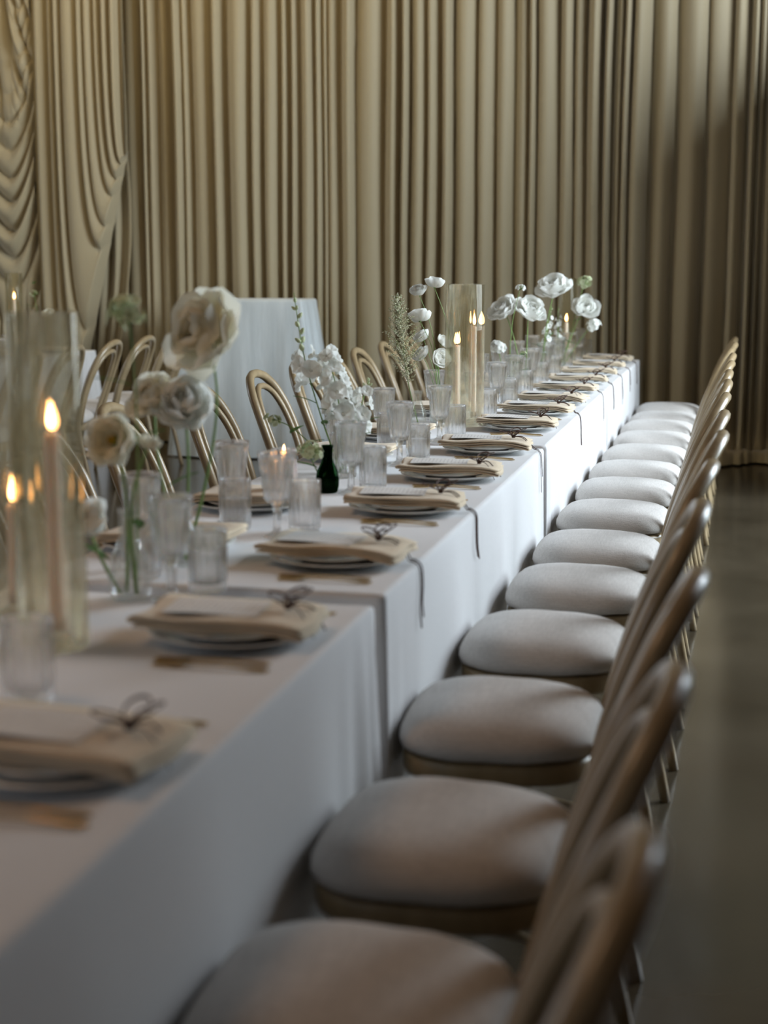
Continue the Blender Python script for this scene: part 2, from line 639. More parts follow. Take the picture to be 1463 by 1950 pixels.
def swag_left():
    """gathered high at the right, hanging in V-shaped festoons below"""
    x0, x1, xc = -5.72, -5.225, -5.42
    f = pleats(-8, -4, 19, 0.05, 0.12)
    g = pleats(-3, 6, 23, 0.15, 0.25)

    def pt(u, v):
        z = 4.62 * (1 - v) + 0.015 * v
        x = x0 + (x1 - x0) * u
        b = 1 / (1 + math.exp(-(2.45 - z + 0.35 * (u - .5)) / 0.12))
        low = 1 / (1 + math.exp(-(1.02 - z) / 0.08))
        lean = 0.30 * math.exp(-((z - 2.4) / 0.9) ** 2)
        top = 0.10 * f(x - lean * (u - .2))
        c = (x - xc) / (x1 - xc) if x > xc else (xc - x) / (xc - x0)
        sag = 0.40 * abs(c) ** 1.75
        fest = 0.12 * g(z - sag) + 0.05 * (1 - c * c)
        c2 = (u - 0.82) / 0.18
        casc = 0.0
        if abs(c2) < 1 and 2.3 < z < 3.7:
            casc = 0.045 * (1 - c2 * c2) * abs(math.sin((z - 0.22 * abs(c2) ** 1.4) * PI / 0.17)) ** 0.6
        d = top * (1 - b) + fest * b * (1 - low) + top * low + casc * (1 - b)
        return (x, YS - d, z)
    return MB().grid(pt, 110, 300, True).mesh('swag_drape', 'curtain')


tag(ob('swag_drape', swag_right()), 'beige drape pulled to one side and gathered at two points', 'curtain',
    'swagged drapes at the left')
tag(ob('swag_drape', swag_left()), 'beige drape hanging in stacked festoon folds at the left edge', 'curtain',
    'swagged drapes at the left')


# ------------------------------------------------------------------ tables and cloths
def cloth_mesh(name, x0, x1, y0, y1, zt, flare, amp, seed, mat='cloth', corner=0.030, end_flare=None,
               rows=22, step=0.02, rad=0.012):
    rnd = random.Random(seed)
    ph = [rnd.uniform(0, 6.28) for _ in range(8)]
    if end_flare is None:
        end_flare = flare
    # perimeter, counter-clockwise, with outward normals
    per = []
    cs = [(x1, y0), (x1, y1), (x0, y1), (x0, y0)]
    nrm = [(1, 0), (0, 1), (-1, 0), (0, -1)]
    for k in range(4):
        a, b = cs[k], cs[(k + 1) % 4]
        ln = math.hypot(b[0] - a[0], b[1] - a[1])
        n = max(4, int(ln / step))
        for i in range(n):
            t = i / n
            px, py = a[0] + (b[0] - a[0]) * t, a[1] + (b[1] - a[1]) * t
            d0, d1 = t * ln, (1 - t) * ln
            n0, n1, n2 = Vector(nrm[k]), Vector(nrm[k - 1]), Vector(nrm[(k + 1) % 4])
            w0, w1 = math.exp(-(d0 / 0.05) ** 2) * 0.5, math.exp(-(d1 / 0.05) ** 2) * 0.5
            nn = (n0 * (1 - w0 - w1) + n1 * w0 + n2 * w1).normalized()
            per.append((px, py, nn, min(d0, d1), d0, k))
    vs, fs = [], []
    n = len(per)
    for j in range(rows + 1):
        t = j / rows
        for (px, py, nn, dc, s, k) in per:
            fl = end_flare if k in (1, 3) else flare
            am = amp * (1.0 if k in (0, 2) else 0.5)
            if j < 3:
                a = (j / 3) * PI / 2
                off, z = rad * math.sin(a) - rad, zt - rad * (1 - math.cos(a))
                fo = 0
            else:
                tt = (j - 3) / (rows - 3)
                z = (zt - rad) * (1 - tt) + 0.012 * tt
                cn = math.exp(-(dc / 0.20) ** 2)
                rp = (math.sin(s * 9 + ph[k]) * 0.5 + math.sin(s * 21 + ph[k + 2]) * 0.35 + math.sin(s * 4.1 + ph[k + 4]) * 0.5)
                if k in (1, 3):
                    crn = 0.15 * corner
                else:
                    crn = corner
                fo = fl * tt + am * rp * tt ** 1.2 + crn * cn * (1 + 1.1 * math.cos(dc * 2 * PI / 0.115)) * tt ** 0.8
                off = 0
            vs.append((px + nn.x * (fo + off), py + nn.y * (fo + off), z))
    for j in range(rows):
        for i in range(n):
            i2 = (i + 1) % n
            fs.append((j * n + i, (j + 1) * n + i, (j + 1) * n + i2, j * n + i2))
    b = MB().add(vs, fs)
    b.add(vs[:n], [tuple(range(n))], False)
    return b.mesh(name, mat)


def folding_table(x0, x1, y0, y1, label, zt=0.738):
    t = thing('folding_table', label, 'table', ((x0 + x1) / 2, (y0 + y1) / 2, 0), 0, 'folding tables under the cloths')
    hx, hy = (x1 - x0) / 2 - 0.02, (y1 - y0) / 2 - 0.02
    ob('tabletop', boxme('tabletop', 'tabletop', (0, 0, zt - 0.016), (hx, hy, 0.014)), t)
    for sy in (-1, 1):
        for sx in (-1, 1):
            me = MB().tube([(sx * (hx - 0.06), sy * (hy - 0.2), zt - 0.03), (sx * (hx - 0.05), sy * (hy - 0.2), 0.0)],
                           0.014, 10).mesh('leg', 'metal')
            ob('leg', me, t)
        me = MB().tube([(-hx + 0.06, sy * (hy - 0.2), 0.25), (hx - 0.06, sy * (hy - 0.2), 0.25)], 0.010, 8).mesh(
            'cross_bar', 'metal')
        ob('cross_bar', me, t)
    return t


TX0, TX1 = -1.43, -0.67
TZ = 0.75
spans = [(0.36, 2.81), (2.90, 5.37), (5.44, 7.88), (7.95, 10.38)]
whr = ['nearest the camera', 'second from the camera', 'third from the camera', 'farthest from the camera']
for i, (a, b) in enumerate(spans):
    folding_table(TX0, TX1, a, b, 'rectangular folding table hidden under the long-table cloth ' + whr[i])
    tag(ob('tablecloth', cloth_mesh('tablecloth', TX0, TX1, a, b, TZ, 0.004, 0.006, 31 + i, end_flare=0.0,
                                    corner=0.026 if i == 0 else 0.008)),
        'white floor-length tablecloth on the long table, ' + whr[i], 'tablecloth', 'white cloths of the long table')
T2X0, T2X1, T2Y0, T2Y1 = -5.40, -4.62, 8.15, 10.60
folding_table(T2X0, T2X1, T2Y0, T2Y1, 'rectangular folding table hidden under the cloth at the far left')
tag(ob('tablecloth', cloth_mesh('tablecloth', T2X0, T2X1, T2Y0, T2Y1, TZ, 0.05, 0.022, 91, corner=0.04)),
    'white tablecloth with loose folds on the second table at the far left', 'tablecloth')
# draped tall stand in front of the curtain
tag(ob('draped_stand', cloth_mesh('draped_stand', -3.90, -3.03, 10.52, 10.92, 1.125, 0.10, 0.055, 55, 'sheer', 0.05,
                                  rad=0.02)),
    'tall stand covered in a pale bluish drape in front of the curtain', 'draped stand')


# ------------------------------------------------------------------ chairs
def footprint(t):
    """seat outline, front is -x"""
    c, s = math.cos(t), math.sin(t)
    n = 3.4
    r = (abs(c) ** n + abs(s) ** n) ** (-1 / n)
    return r


def seat_lathe(prof, seg=44, wr=0.0):
    b = MB()
    vs, fs, rows = [], [], []
    for (r, z) in prof:
        if r < 1e-6:
            rows.append([len(vs)])
            vs.append((0, 0, z))
            continue
        row = []
        for k in range(seg):
            t = 2 * PI * k / seg
            q = footprint(t) * r
            x, y = q * math.cos(t) * 0.205, q * math.sin(t) * (0.220 - 0.018 * math.cos(t))
            zz = z + wr * r ** 3 * (math.sin(9 * t + 4 * r) * .5 + math.sin(17 * t + 7 * r) * .5 * max(0, math.cos(t)) + .6 * math.sin(5 * t))
            row.append(len(vs))
            vs.append((x, y, zz))
        rows.append(row)
    for a, c in zip(rows, rows[1:]):
        for k in range(seg):
            k2 = (k + 1) % seg
            if len(a) == 1:
                fs.append((a[0], c[k], c[k2]))
            elif len(c) == 1:
                fs.append((a[k], c[0], a[k2]))
            else:
                fs.append((a[k], c[k], c[k2], a[k2]))
    return b.add(vs, fs)


CH = {}
CH['cushion'] = seat_lathe([(0, .514), (.25, .513), (.45, .511), (.62, .507), (.76, .501), (.87, .491), (.95, .477),
                            (.993, .460), (1.0, .446), (.98, .434), (.92, .428), (0, .427)], 72, .0022).mesh('cushion', 'linen')
CH['seat_frame'] = seat_lathe([(0, .424), (.80, .424), (.93, .424), (.955, .421), (.965, .414), (.965, .389), (.955, .383),
                               (.86, .381), (.85, .388), (.85, .408), (0, .408)]).mesh('seat_frame', 'frame')


def arch(side):
    return side + [(x, -y, z) for (x, y, z) in side[-2::-1]]


outer = arch([(.292, .196, 0.0), (.250, .194, .20), (.208, .190, .40), (.214, .192, .47), (.250, .200, .60), (.300, .196, .735),
              (.346, .164, .835), (.376, .105, .890), (.388, .050, .909), (.391, 0, .913)])
inner = arch([(.200, .128, .428), (.222, .140, .52), (.262, .152, .64), (.304, .142, .745), (.338, .106, .818), (.358, .052, .853),
              (.364, 0, .860)])
CH['back_frame'] = MB().tube(smooth_path(outer, 4), lambda t: 0.0185 - 0.005 * max(0.0, 1 - min(t, 1 - t) / 0.22), 10).mesh(
    'back_frame', 'frame')
CH['inner_hoop'] = MB().tube(smooth_path(inner, 4), 0.0138, 8).mesh('inner_hoop', 'frame')
for s in (1, -1):
    CH['leg%d' % s] = MB().tube(smooth_path([(-.140, s * .150, .395), (-.160, s * .165, .2), (-.180, s * .178, 0)], 3),
                                lambda t: 0.0165 - 0.004 * t, 10).mesh('leg', 'frame')
ring = [(0.045 + .165 * math.cos(2 * PI * k / 28), .150 * math.sin(2 * PI * k / 28), .235) for k in range(28)]
CH['leg_ring'] = MB().tube([(p[0] - 0.02, p[1] * 1.02, p[2]) for p in ring], 0.009, 7, closed=True).mesh('leg_ring', 'frame')
tie = smooth_path([(.185, .150, .447), (.206, .172, .462), (.212, .182, .440), (.206, .170, .40), (.200, .160, .36)], 4)
CH['cushion_tie'] = MB().tube(tie, 0.004, 5, flat=0.5).mesh('cushion_tie', 'linen')


def chair(x, y, rz, label, group):
    c = thing('bentwood_chair', label, 'chair', (x, y, 0), rz, group)
    cu = ob('cushion', CH['cushion'], c)
    ob('cushion_tie', CH['cushion_tie'], cu)
    ob('seat_frame', CH['seat_frame'], c)
    ob('back_frame', CH['back_frame'], c)
    ob('inner_hoop', CH['inner_hoop'], c)
    ob('leg', CH['leg1'], c)
    ob('leg', CH['leg-1'], c)
    ob('leg_ring', CH['leg_ring'], c)
    return c


rnd = random.Random(3)
RIGHT_Y = [1.22, 1.78, 2.40, 3.09, 3.76, 4.41, 5.02, 5.71, 6.33, 6.91, 7.55, 8.17, 8.76, 9.27, 9.87]
for i, y in enumerate(RIGHT_Y):
    chair(-0.452 + rnd.uniform(-0.008, 0.012), y, R(rnd.uniform(-2.5, 2.5)),
          'bentwood chair with pale linen cushion, %s in the right-hand row' % ORD[i], 'chairs in the right-hand row')
LEFT_Y = [3.62, 4.22, 4.83, 5.62, 6.42, 7.02, 7.62, 8.20, 8.86, 9.50]
for i, y in enumerate(LEFT_Y):
    chair(-1.665 + rnd.uniform(-0.012, 0.004), y, PI + R(rnd.uniform(-2.5, 2.5)),
          'bentwood chair across the long table, %s of the left-hand row' % ORD[i], 'chairs across the long table')
T2C = [7.05, 7.60, 8.15, 8.70, 9.25, 9.85]
for i, y in enumerate(T2C):
    chair(-4.06, y, R(rnd.uniform(-3, 3)), 'bentwood chair at the second table at far left, %s one' % ORD[i],
          'chairs at the second table')


# ------------------------------------------------------------------ tableware
def disc(prof, seg=48):
    return MB().lathe(prof, seg)


TW = {}
TW['charger'] = disc([(0, .000), (.095, .000), (.100, .004), (.120, .008), (.148, .0165), (.1515, .0185), (.150, .0205), (.120, .0125),
                      (.098, .0085), (0, .008)]).mesh('charger_plate', 'porcelain')
TW['plate'] = disc([(0, .000), (.075, .000), (.080, .004), (.095, .007), (.118, .0135), (.1205, .0155), (.119, .017), (.095, .0110),
                    (.078, .0075), (0, .007)]).mesh('dinner_plate', 'porcelain')


def napkin_mesh(seed):
    rnd = random.Random(seed)
    L0, L1 = -0.152, 0.152
    t = 0.0042
    lay = 0.0068
    mid = []
    r = lay / 2
    nl = 3
    for k in range(nl):
        z = 0.004 + k * lay
        e0, e1 = L0 + rnd.uniform(0, .006), L1 - rnd.uniform(0, .008)
        xs = [e0 + (e1 - e0) * i / 12 for i in range(13)]
        if k % 2:
            xs = xs[::-1]
        mid += [(x, z + 0.0012 * math.sin(x * 40 + k)) for x in xs]
        if k < nl - 1:
            s = 1 if k % 2 == 0 else -1
            cx = mid[-1][0]
            mid += [(cx + s * r * 1.1 * math.sin(a), z + r - r * math.cos(a)) for a in (PI * .25, PI * .5, PI * .75)]
    up, dn = [], []
    for i, p in enumerate(mid):
        a, b = mid[max(i - 1, 0)], mid[min(i + 1, len(mid) - 1)]
        dx, dz = b[0] - a[0], b[1] - a[1]
        l = math.hypot(dx, dz) or 1
        nx, nz = -dz / l, dx / l
        up.append((p[0] + nx * t / 2, p[1] + nz * t / 2))
        dn.append((p[0] - nx * t / 2, p[1] - nz * t / 2))
    loop = up + dn[::-1]
    n = len(loop)
    ny = 8
    vs, fs = [], []
    for j in range(ny + 1):
        y = -0.095 + 0.19 * j / ny
        for (x, z) in loop:
            # the diner's end sags over the rim, corners lift a little
            sag = -0.010 * max(0, (x - 0.06) / 0.08) ** 2 + 0.0022 * math.sin(x * 23 + y * 31 + seed)
            ww = 1 + 0.05 * math.sin(x * 9 + seed)
            vs.append((x + 0.004 * math.sin(y * 40 + seed), y * ww, z + sag + 0.003))
    for j in range(ny):
        for i in range(n):
            i2 = (i + 1) % n
            fs.append((j * n + i, j * n + i2, (j + 1) * n + i2, (j + 1) * n + i))
    fs.append(tuple(range(n))[::-1])
    fs.append(tuple(range(ny * n, (ny + 1) * n)))
    return MB().add(vs, fs).mesh('napkin', 'napkin')


NAP = [napkin_mesh(s) for s in (1, 2, 3)]
TW['menu'] = MB().grid(lambda u, v: (-0.085 + 0.17 * u, -0.06 + 0.12 * v, 0.0012 * math.sin(u * 5)), 8, 2).mesh('menu_card', 'menu')
_b = MB()
_b.grid(lambda u, v: (-0.085 + 0.17 * u, -0.06 + 0.12 * v, 0.0012 * math.sin(u * 5) + 0.0006), 8, 2)
_b.grid(lambda u, v: (-0.085 + 0.17 * u, -0.06 + 0.12 * v, 0.0012 * math.sin(u * 5) - 0.0002), 8, 2, True)
TW['menu'] = _b.mesh('menu_card', 'menu')


def ribbon_mesh(seed, hang):
    """bow of narrow ribbon, origin at the knot; tails over the cloth edge when hang"""
    rnd = random.Random(seed)
    b = MB()
    w = 0.0025

    def loop(ang, ln, lift):
        pts = []
        for k in range(13):
            t = k / 12
            a = 2 * PI * t
            r = ln * 0.5 * (1 - math.cos(a))
            sd = ln * 0.30 * math.sin(a)
            c, s = math.cos(ang), math.sin(ang)
            pts.append((r * c - sd * s, r * s + sd * c, 0.004 + lift * math.sin(PI * t)))
        b.tube(pts, w, 5, flat=0.45)
    loop(rnd.uniform(1.2, 1.8), 0.056, 0.026)
    loop(rnd.uniform(4.2, 4.9), 0.052, 0.024)
    loop(rnd.uniform(2.4, 3.4), 0.050, 0.020)
    loop(rnd.uniform(0.2, 0.9), 0.046, 0.030)
    loop(rnd.uniform(5.3, 6.0), 0.040, 0.026)
    b.lathe([(0, .0), (.006, .001), (.007, .006), (.004, .010), (0, .011)], 8)
    j = [rnd.uniform(-.012, .012) for _ in range(8)]
    if hang:
        ed = 0.078 + 0.013                      # cloth edge seen from the knot
        top = -0.0425
        for q, ln in ((0, rnd.uniform(.10, .15)), (1, rnd.uniform(.06, .12))):
            o = (q - .5) * 0.022
            pts = [(0, 0, .005), (.03, o + j[0] * .5, .004), (.055, o + j[1], -.016), (.072, o + j[2], top + .006),
                   (ed - .010, o + j[2], top + .004), (ed + .003, o + j[3], top - .012),
                   (ed + .006, o + j[4], top - .02 - ln * .3), (ed + .008, o + j[5] * 1.2, top - .02 - ln * .65),
                   (ed + .009, o + j[6] * 1.2, top - .02 - ln)]
            b.tube(smooth_path(pts, 4), w * .8, 5, flat=0.5)
    else:
        for q in (0, 1):
            o = (q - .5) * 0.03
            pts = [(0, 0, .005), (.02, o, .008), (.038, o * 1.6 + j[q], -.006), (.052, o * 2 + j[q + 2], -.030), (.058, o * 2.2, -.040)]
            b.tube(smooth_path(pts, 4), w * .8, 5, flat=0.5)
    return b.mesh('ribbon_bow', 'twine')


def cutlery(kind):
    b = MB()
    # handle end towards +x (the diner); length about 0.19

    def blade(out, thick, zf):
        n = len(out)
        up = [(x, y, zf(x) + thick) for x, y in out]
        dn = [(x, y, zf(x)) for x, y in out]
        fs = [tuple(range(n)), tuple(range(n, 2 * n))[::-1]]
        for i in range(n):
            fs.append((i, i + n, (i + 1) % n + n, (i + 1) % n))
        b.add(up + dn, fs, False)
    zf = lambda x: 0.0015 + 0.004 * max(0, math.sin((x + 0.095) / 0.19 * PI)) ** 2

    def strip(pairs, thick=0.0022):
        for (x0, w0), (x1, w1) in zip(pairs, pairs[1:]):
            blade([(x0, -w0), (x1, -w1), (x1, w1), (x0, w0)], thick, zf)
    strip([(-.030, .0026), (.02, .0030), (.06, .0050), (.082, .0066), (.092, .0060), (.098, .0030)])
    if kind == 'fork':
        strip([(-.062, .0105), (-.050, .0100), (-.040, .0060), (-.030, .0026)])
        for k in range(4):
            y = -.0088 + k * .00587
            blade([(-.098, y - .001), (-.062, y - .0017), (-.062, y + .0017), (-.098, y + .001)], .002, zf)
    elif kind == 'knife':
        strip([(-.115, .0010), (-.105, .0062), (-.085, .0085), (-.045, .0080), (-.030, .0040)], .0016)
    else:
        strip([(-.045, .0050), (-.030, .0026)])
        b.lathe([(.001, .0010), (.010, .0016), (.0165, .0050), (.0160, .0062), (.009, .0030), (0, .0024)], 18,
                c=(-.066, 0, 0.0))
    return b.mesh(kind, 'gold')


for k in ('fork', 'knife', 'spoon'):
    TW[k] = cutlery(k)


def rib(n, amp, mask):
    def f(t, i):
        return 1 + amp * mask[i] * (abs(math.cos(n * t / 2)) - 0.6)
    return f


_tp = [(0, 0, 0), (.030, 0, 0), (.0355, .001, .4), (.0375, .006, 1), (.0378, .03, 1), (.0382, .06, 1), (.0388, .085, 1), (.0392, .094, .3),
       (.0395, .100, 0), (.0400, .122, 0), (.0398, .1255, 0), (.0384, .1262, 0), (.0372, .124, 0), (.0366, .10, 0), (.0356, .06, 0),
       (.0350, .024, 0), (.030, .0175, 0), (0, .016, 0)]
TW['tumbler'] = MB().lathe([(r, z) for r, z, _ in _tp], 128, rib(16, 0.10, [m for *_, m in _tp])).mesh('tumbler', 'glass')
TW['tumbler_water'] = MB().lathe([(0, .0172), (.028, .0180), (.0345, .0245), (.0352, .055), (.0356, .078), (.0356, .080), (0, .080)], 40).mesh(
    'water', 'water')
_gp = [(0, 0, 0), (.036, 0, 0), (.0385, .0015, 0), (.038, .004, 0), (.022, .009, 0), (.012, .016, 0), (.0095, .03, 0), (.0100, .060, 0),
       (.013, .078, .3), (.024, .086, .8), (.0300, .094, 1), (.0335, .115, 1), (.0375, .150, 1), (.0415, .180, .9), (.0435, .190, .2), (.0455, .202, 0),
       (.0452, .2045, 0), (.0440, .2040, 0), (.0405, .182, 0), (.0350, .150, 0), (.0305, .118, 0), (.0265, .098, 0), (.018, .091, 0), (0, .089, 0)]
TW['goblet'] = MB().lathe([(r, z) for r, z, _ in _gp], 112, rib(14, 0.10, [m for *_, m in _gp])).mesh('goblet', 'glass')
_vp = [(0, 0), (.026, 0), (.030, .003), (.034, .02), (.035, .04), (.031, .065), (.020, .088), (.0155, .10), (.0155, .125), (.0185, .140), (.0180, .1415),
       (.0145, .126), (.0135, .10), (.018, .087), (.029, .064), (.033, .04), (.031, .018), (.025, .008), (0, .007)]
TW['bud_vase'] = MB().lathe(_vp, 40).mesh('bud_vase', 'vase_glass')
TW['bud_vase_water'] = MB().lathe([(0, .0075), (.024, .0085), (.030, .0185), (.0322, .04), (.0292, .060), (.0290, .061), (0, .061)], 30).mesh('water', 'water')
_rv = [(0, 0, 0), (.030, 0, 0), (.034, .002, .6), (.035, .01, 1), (.034, .06, 1), (.033, .12, 1), (.033, .15, .7), (.0335, .157, 0), (.032, .158, 0), (.0305, .15, 0),
       (.0308, .06, 0), (.031, .016, 0), (0, .012, 0)]
TW['ribbed_vase'] = MB().lathe([(r, z) for r, z, _ in _rv], 112, rib(14, 0.13, [m for *_, m in _rv])).mesh('ribbed_vase', 'glass')
TW['green_vase'] = MB().lathe(_vp, 36).mesh('green_bud_vase', 'green_glass')

PLATE_X = -0.848
PLATE_Y = [1.80, 2.51, 3.21, 3.92, 4.55, 5.22, 5.95, 6.55, 7.07, 7.66, 8.24, 8.83, 9.41, 10.02]


def setting(i, y, side, full=True):
    sx = 1 if side == 'right' else -1
    rz = 0 if sx == 1 else PI
    px = PLATE_X if sx == 1 else -1.262
    wh = '%s setting %s' % (ORD[i], 'along the right-hand chairs' if sx == 1 else 'across the table')
    g = 'on the near-side settings' if sx == 1 else 'on the far-side settings'
    rr = random.Random(100 * sx + i)
    z = TZ + 0.0006
    c = (px, y)

    def put(name, me, lx, ly, dz, rot, label, cat, grp):
        a = rz
        X = c[0] + lx * math.cos(a) - ly * math.sin(a)
        Y = c[1] + lx * math.sin(a) + ly * math.cos(a)
        return tag(ob(name, me, None, (X, Y, z + dz), (0, 0, a + rot)), label, cat, grp)
    put('charger_plate', TW['charger'], 0, 0, 0, 0, 'wide white charger plate of the ' + wh, 'plate', 'charger plates ' + g)
    put('dinner_plate', TW['plate'], 0, 0, .0088, 0, 'white dinner plate stacked at the ' + wh, 'plate', 'dinner plates ' + g)
    na = rr.uniform(-.10, .10)
    put('napkin', NAP[i % 3], rr.uniform(-.004, .006), 0, .0246, na, 'folded beige napkin on the ' + wh, 'napkin', 'napkins ' + g)
    if full:
        put('menu_card', TW['menu'], -.035, .005, .0508, na + rr.uniform(-.05, .05), 'small pale printed menu card on the ' + wh, 'menu card',
            'menu cards')
        hang = i in (2, 3, 5, 7) or i >= 9
        put('ribbon_bow', ribbon_mesh(i + 7, hang), .088, rr.uniform(-.02, .03), .0468, 0 if hang else rr.uniform(-.4, .4),
            'brown ribbon bow%s, %s' % (' with hanging tails' if hang else ' on the napkin', wh), 'ribbon', 'ribbon bows')
        put('fork', TW['fork'], .02, -.178, 0, rr.uniform(-.05, .05), 'inner brass fork of the ' + wh, 'fork', 'forks')
        put('fork', TW['fork'], .03, -.212, 0, rr.uniform(-.05, .05), 'outer brass fork of the ' + wh, 'fork', 'forks')
        put('knife', TW['knife'], .02, .175, 0, rr.uniform(-.04, .04), 'brass knife of the ' + wh, 'knife', 'knives')
        put('spoon', TW['spoon'], .03, .205, 0, rr.uniform(-.04, .04), 'brass spoon of the ' + wh, 'spoon', 'spoons')
    if sx == 1:
        gx, gy, tx, ty = -1.062, y + .255, -1.022, y + (.35 if i else .262)
        if i == 0:
            gx, gy = -1.01, y + .16
            gx, gy = -1.075, y + .13
    else:
        gx, gy, tx, ty = -1.235, y - .235, -1.195, y - .33
    if i != 0 or sx == -1:
        tag(ob('goblet', TW['goblet'], None, (gx, gy, z), (0, 0, rr.uniform(0, 1))), 'ribbed stemmed glass goblet by the ' + wh, 'goblet',
            'goblets ' + g)
    t = thing('tumbler', 'ribbed clear glass tumbler by the ' + wh, 'tumbler', (tx, ty, z), rr.uniform(0, 1), 'tumblers ' + g)
    ob('glass_body', TW['tumbler'], t)
    if sx == -1 or i % 3 == 1:
        ob('water', TW['tumbler_water'], t)


for i, y in enumerate(PLATE_Y):
    setting(i, y, 'right')
LEFT_P = [3.28, 3.88, 4.92, 5.55, 6.48, 7.02, 7.62, 8.20, 8.86, 9.50]
for i, y in enumerate(LEFT_P):
    setting(i, y, 'left', False)


# ------------------------------------------------------------------ candles
def flame_mesh(s):
    o = MB().lathe([(0, 0), (.0045, .004), (.0068, .012), (.0062, .022), (.0036, .034), (.0012, .044), (0, .048)], 12)
    return o.mesh('flame', 'flame')


FL = flame_mesh(1)
FLC = MB().lathe([(0, 0), (.0030, .004), (.0046, .011), (.0038, .019), (.0018, .027), (0, .031)], 10).mesh('flame_core', 'flame_core')
WICK = MB().tube([(0, 0, -.002), (.0005, 0, .006), (.0015, 0, .011)], .0011, 5).mesh('wick', 'wick')
HOLDER = MB().lathe([(0, 0), (.034, 0), (.036, .003), (.030, .010), (.016, .018), (.0145, .030), (.0165, .042), (.0160, .044), (.0128, .042), (.0122, .024),
                     (0, .022)], 32).mesh('candle_holder', 'glass')


def cylinder_mesh(r, h):
    return MB().lathe([(0, 0), (r - .004, 0), (r, .003), (r, h * .33), (r, h * .66), (r, h - .001), (r - .001, h), (r - .0026, h), (r - .0034, h - .002), (r - .0034, h * .5),
                       (r - .0034, .012), (r - .008, .008), (0, .007)], 64).mesh('hurricane_cylinder', 'cylinder')


def candle(x, y, z0, ztop, label, glabel, rad=0.0105, light=1.0):
    """taper candle in a small glass holder"""
    h = tag(ob('candle_holder', HOLDER, None, (x, y, z0)), glabel, 'candle holder', 'glass candle holders')
    base = z0 + .0235
    ln = ztop - base
    c = thing('taper_candle', label, 'candle', (x, y, base), 0, 'pale taper candles')
    ob('wax', MB().lathe([(0, 0), (rad, .001), (rad * 1.0, .01), (rad * .97, ln * .5), (rad * .9, ln - .006), (rad * .8, ln - .001), (rad * .4, ln - .002),
                          (0, ln - .003)], 20).mesh('wax', 'wax'), c)
    ob('wick', WICK, c, (0, 0, ln - .002))
    f = ob('flame', FL, c, (0, 0, ln + .004))
    ob('flame_core', FLC, f, (0, 0, .002))
    l = bpy.data.lights.new('candle_light', 'POINT')
    l.energy = light * .5
    l.color = (1.0, .56, .24)
    l.shadow_soft_size = .005
    ob('candle_light', l, c, (0, 0, ln + .017))
    return c


def hurricane(x, y, r, h, label, z=TZ + .0006):
    return tag(ob('hurricane_cylinder', cylinder_mesh(r, h), None, (x, y, z)), label, 'glass cylinder', 'tall glass cylinders')


zt = TZ + .0006
hurricane(-1.125, 2.37, .060, .565, 'tall glass cylinder around the nearest tall taper candle')
candle(-1.117, 2.37, zt + .0085, 1.118, 'pink-white taper candle burning in the nearest tall cylinder',
       'small glass holder in the nearest tall cylinder', .0135, 2.4)
hurricane(-1.285, 2.545, .058, .50, 'glass cylinder at the left picture edge around a shorter candle')
candle(-1.279, 2.545, zt + .0085, .966, 'shorter taper candle burning at the left picture edge', 'small glass holder at the left picture edge',
       .013, 2.0)
hurricane(-1.075, 6.05, .078, .556, 'tall glass cylinder holding two candles, middle of the table')
candle(-1.098, 6.02, zt + .0085, 1.070, 'shorter white taper candle in the two-candle glass cylinder', 'glass holder of the shorter candle, two-candle cylinder',
       .010, .6)
candle(-1.043, 6.085, zt + .0085, 1.142, 'taller white taper candle in the two-candle glass cylinder', 'glass holder of the taller candle, two-candle cylinder',
       .010, .6)
hurricane(-1.082, 9.72, .060, .54, 'tall glass cylinder near the far end of the long table')
candle(-1.085, 9.72, zt + .0085, 1.020, 'taper candle burning near the far end of the long table', 'glass holder near the far end of the long table',
       .0115, .6)
for (x, y, r, h, zc, w) in ((-4.93, 9.95, .058, .56, 1.13, 'right'), (-5.05, 9.80, .055, .50, 1.05, 'left')):
    hurricane(x, y, r, h, 'glass cylinder on the second table, %s of its two' % w)
    candle(x, y, zt + .0085, zc, 'taper candle on the second table in the %s cylinder' % w, 'glass holder in the %s cylinder of the second table' % w,
           .010, .6)
# votive in a tall ribbed glass
v = thing('votive_glass', 'ribbed votive glass with a small flame left of the green vase', 'votive', (-1.175, 3.90, zt))
ob('glass_body', TW['ribbed_vase'], v)
ob('wax', MB().lathe([(0, .0125), (.029, .0165), (.0290, .060), (.0285, .125), (.0282, .127), (0, .125)], 28).mesh('wax', 'wax'), v)
ob('wick', WICK, v, (0, 0, .126))
ob('flame', FL, v, (0, 0, .131), scale=(.8, .8, .8))
l = bpy.data.lights.new('votive_light', 'POINT')
l.energy = .2
l.color = (1, .56, .24)
l.shadow_soft_size = .004
ob('votive_light', l, v, (0, 0, .142))

# table two: a few more glasses and plates
for k, (x, y) in enumerate(((-4.80, 10.25), (-4.80, 9.62))):
    w = ['farther', 'nearer'][k]
    tag(ob('charger_plate', TW['charger'], None, (x, y, zt)), 'white plate on the second table at far left, %s one' % w, 'plate', 'plates on the second table')
    tag(ob('napkin', NAP[k], None, (x, y, zt + .016)), 'beige napkin on the second table at far left, %s one' % w, 'napkin', 'napkins on the second table')
for k, (x, y) in enumerate(((-4.98, 10.35), (-4.90, 9.70), (-5.08, 10.12), (-4.99, 9.55))):
    t = thing('tumbler', 'ribbed tumbler on the second table, %s one' % ['farthest', 'second nearest', 'second farthest', 'nearest'][k], 'tumbler', (x, y, zt), k,
              'tumblers on the second table')
    ob('glass_body', TW['tumbler'], t)


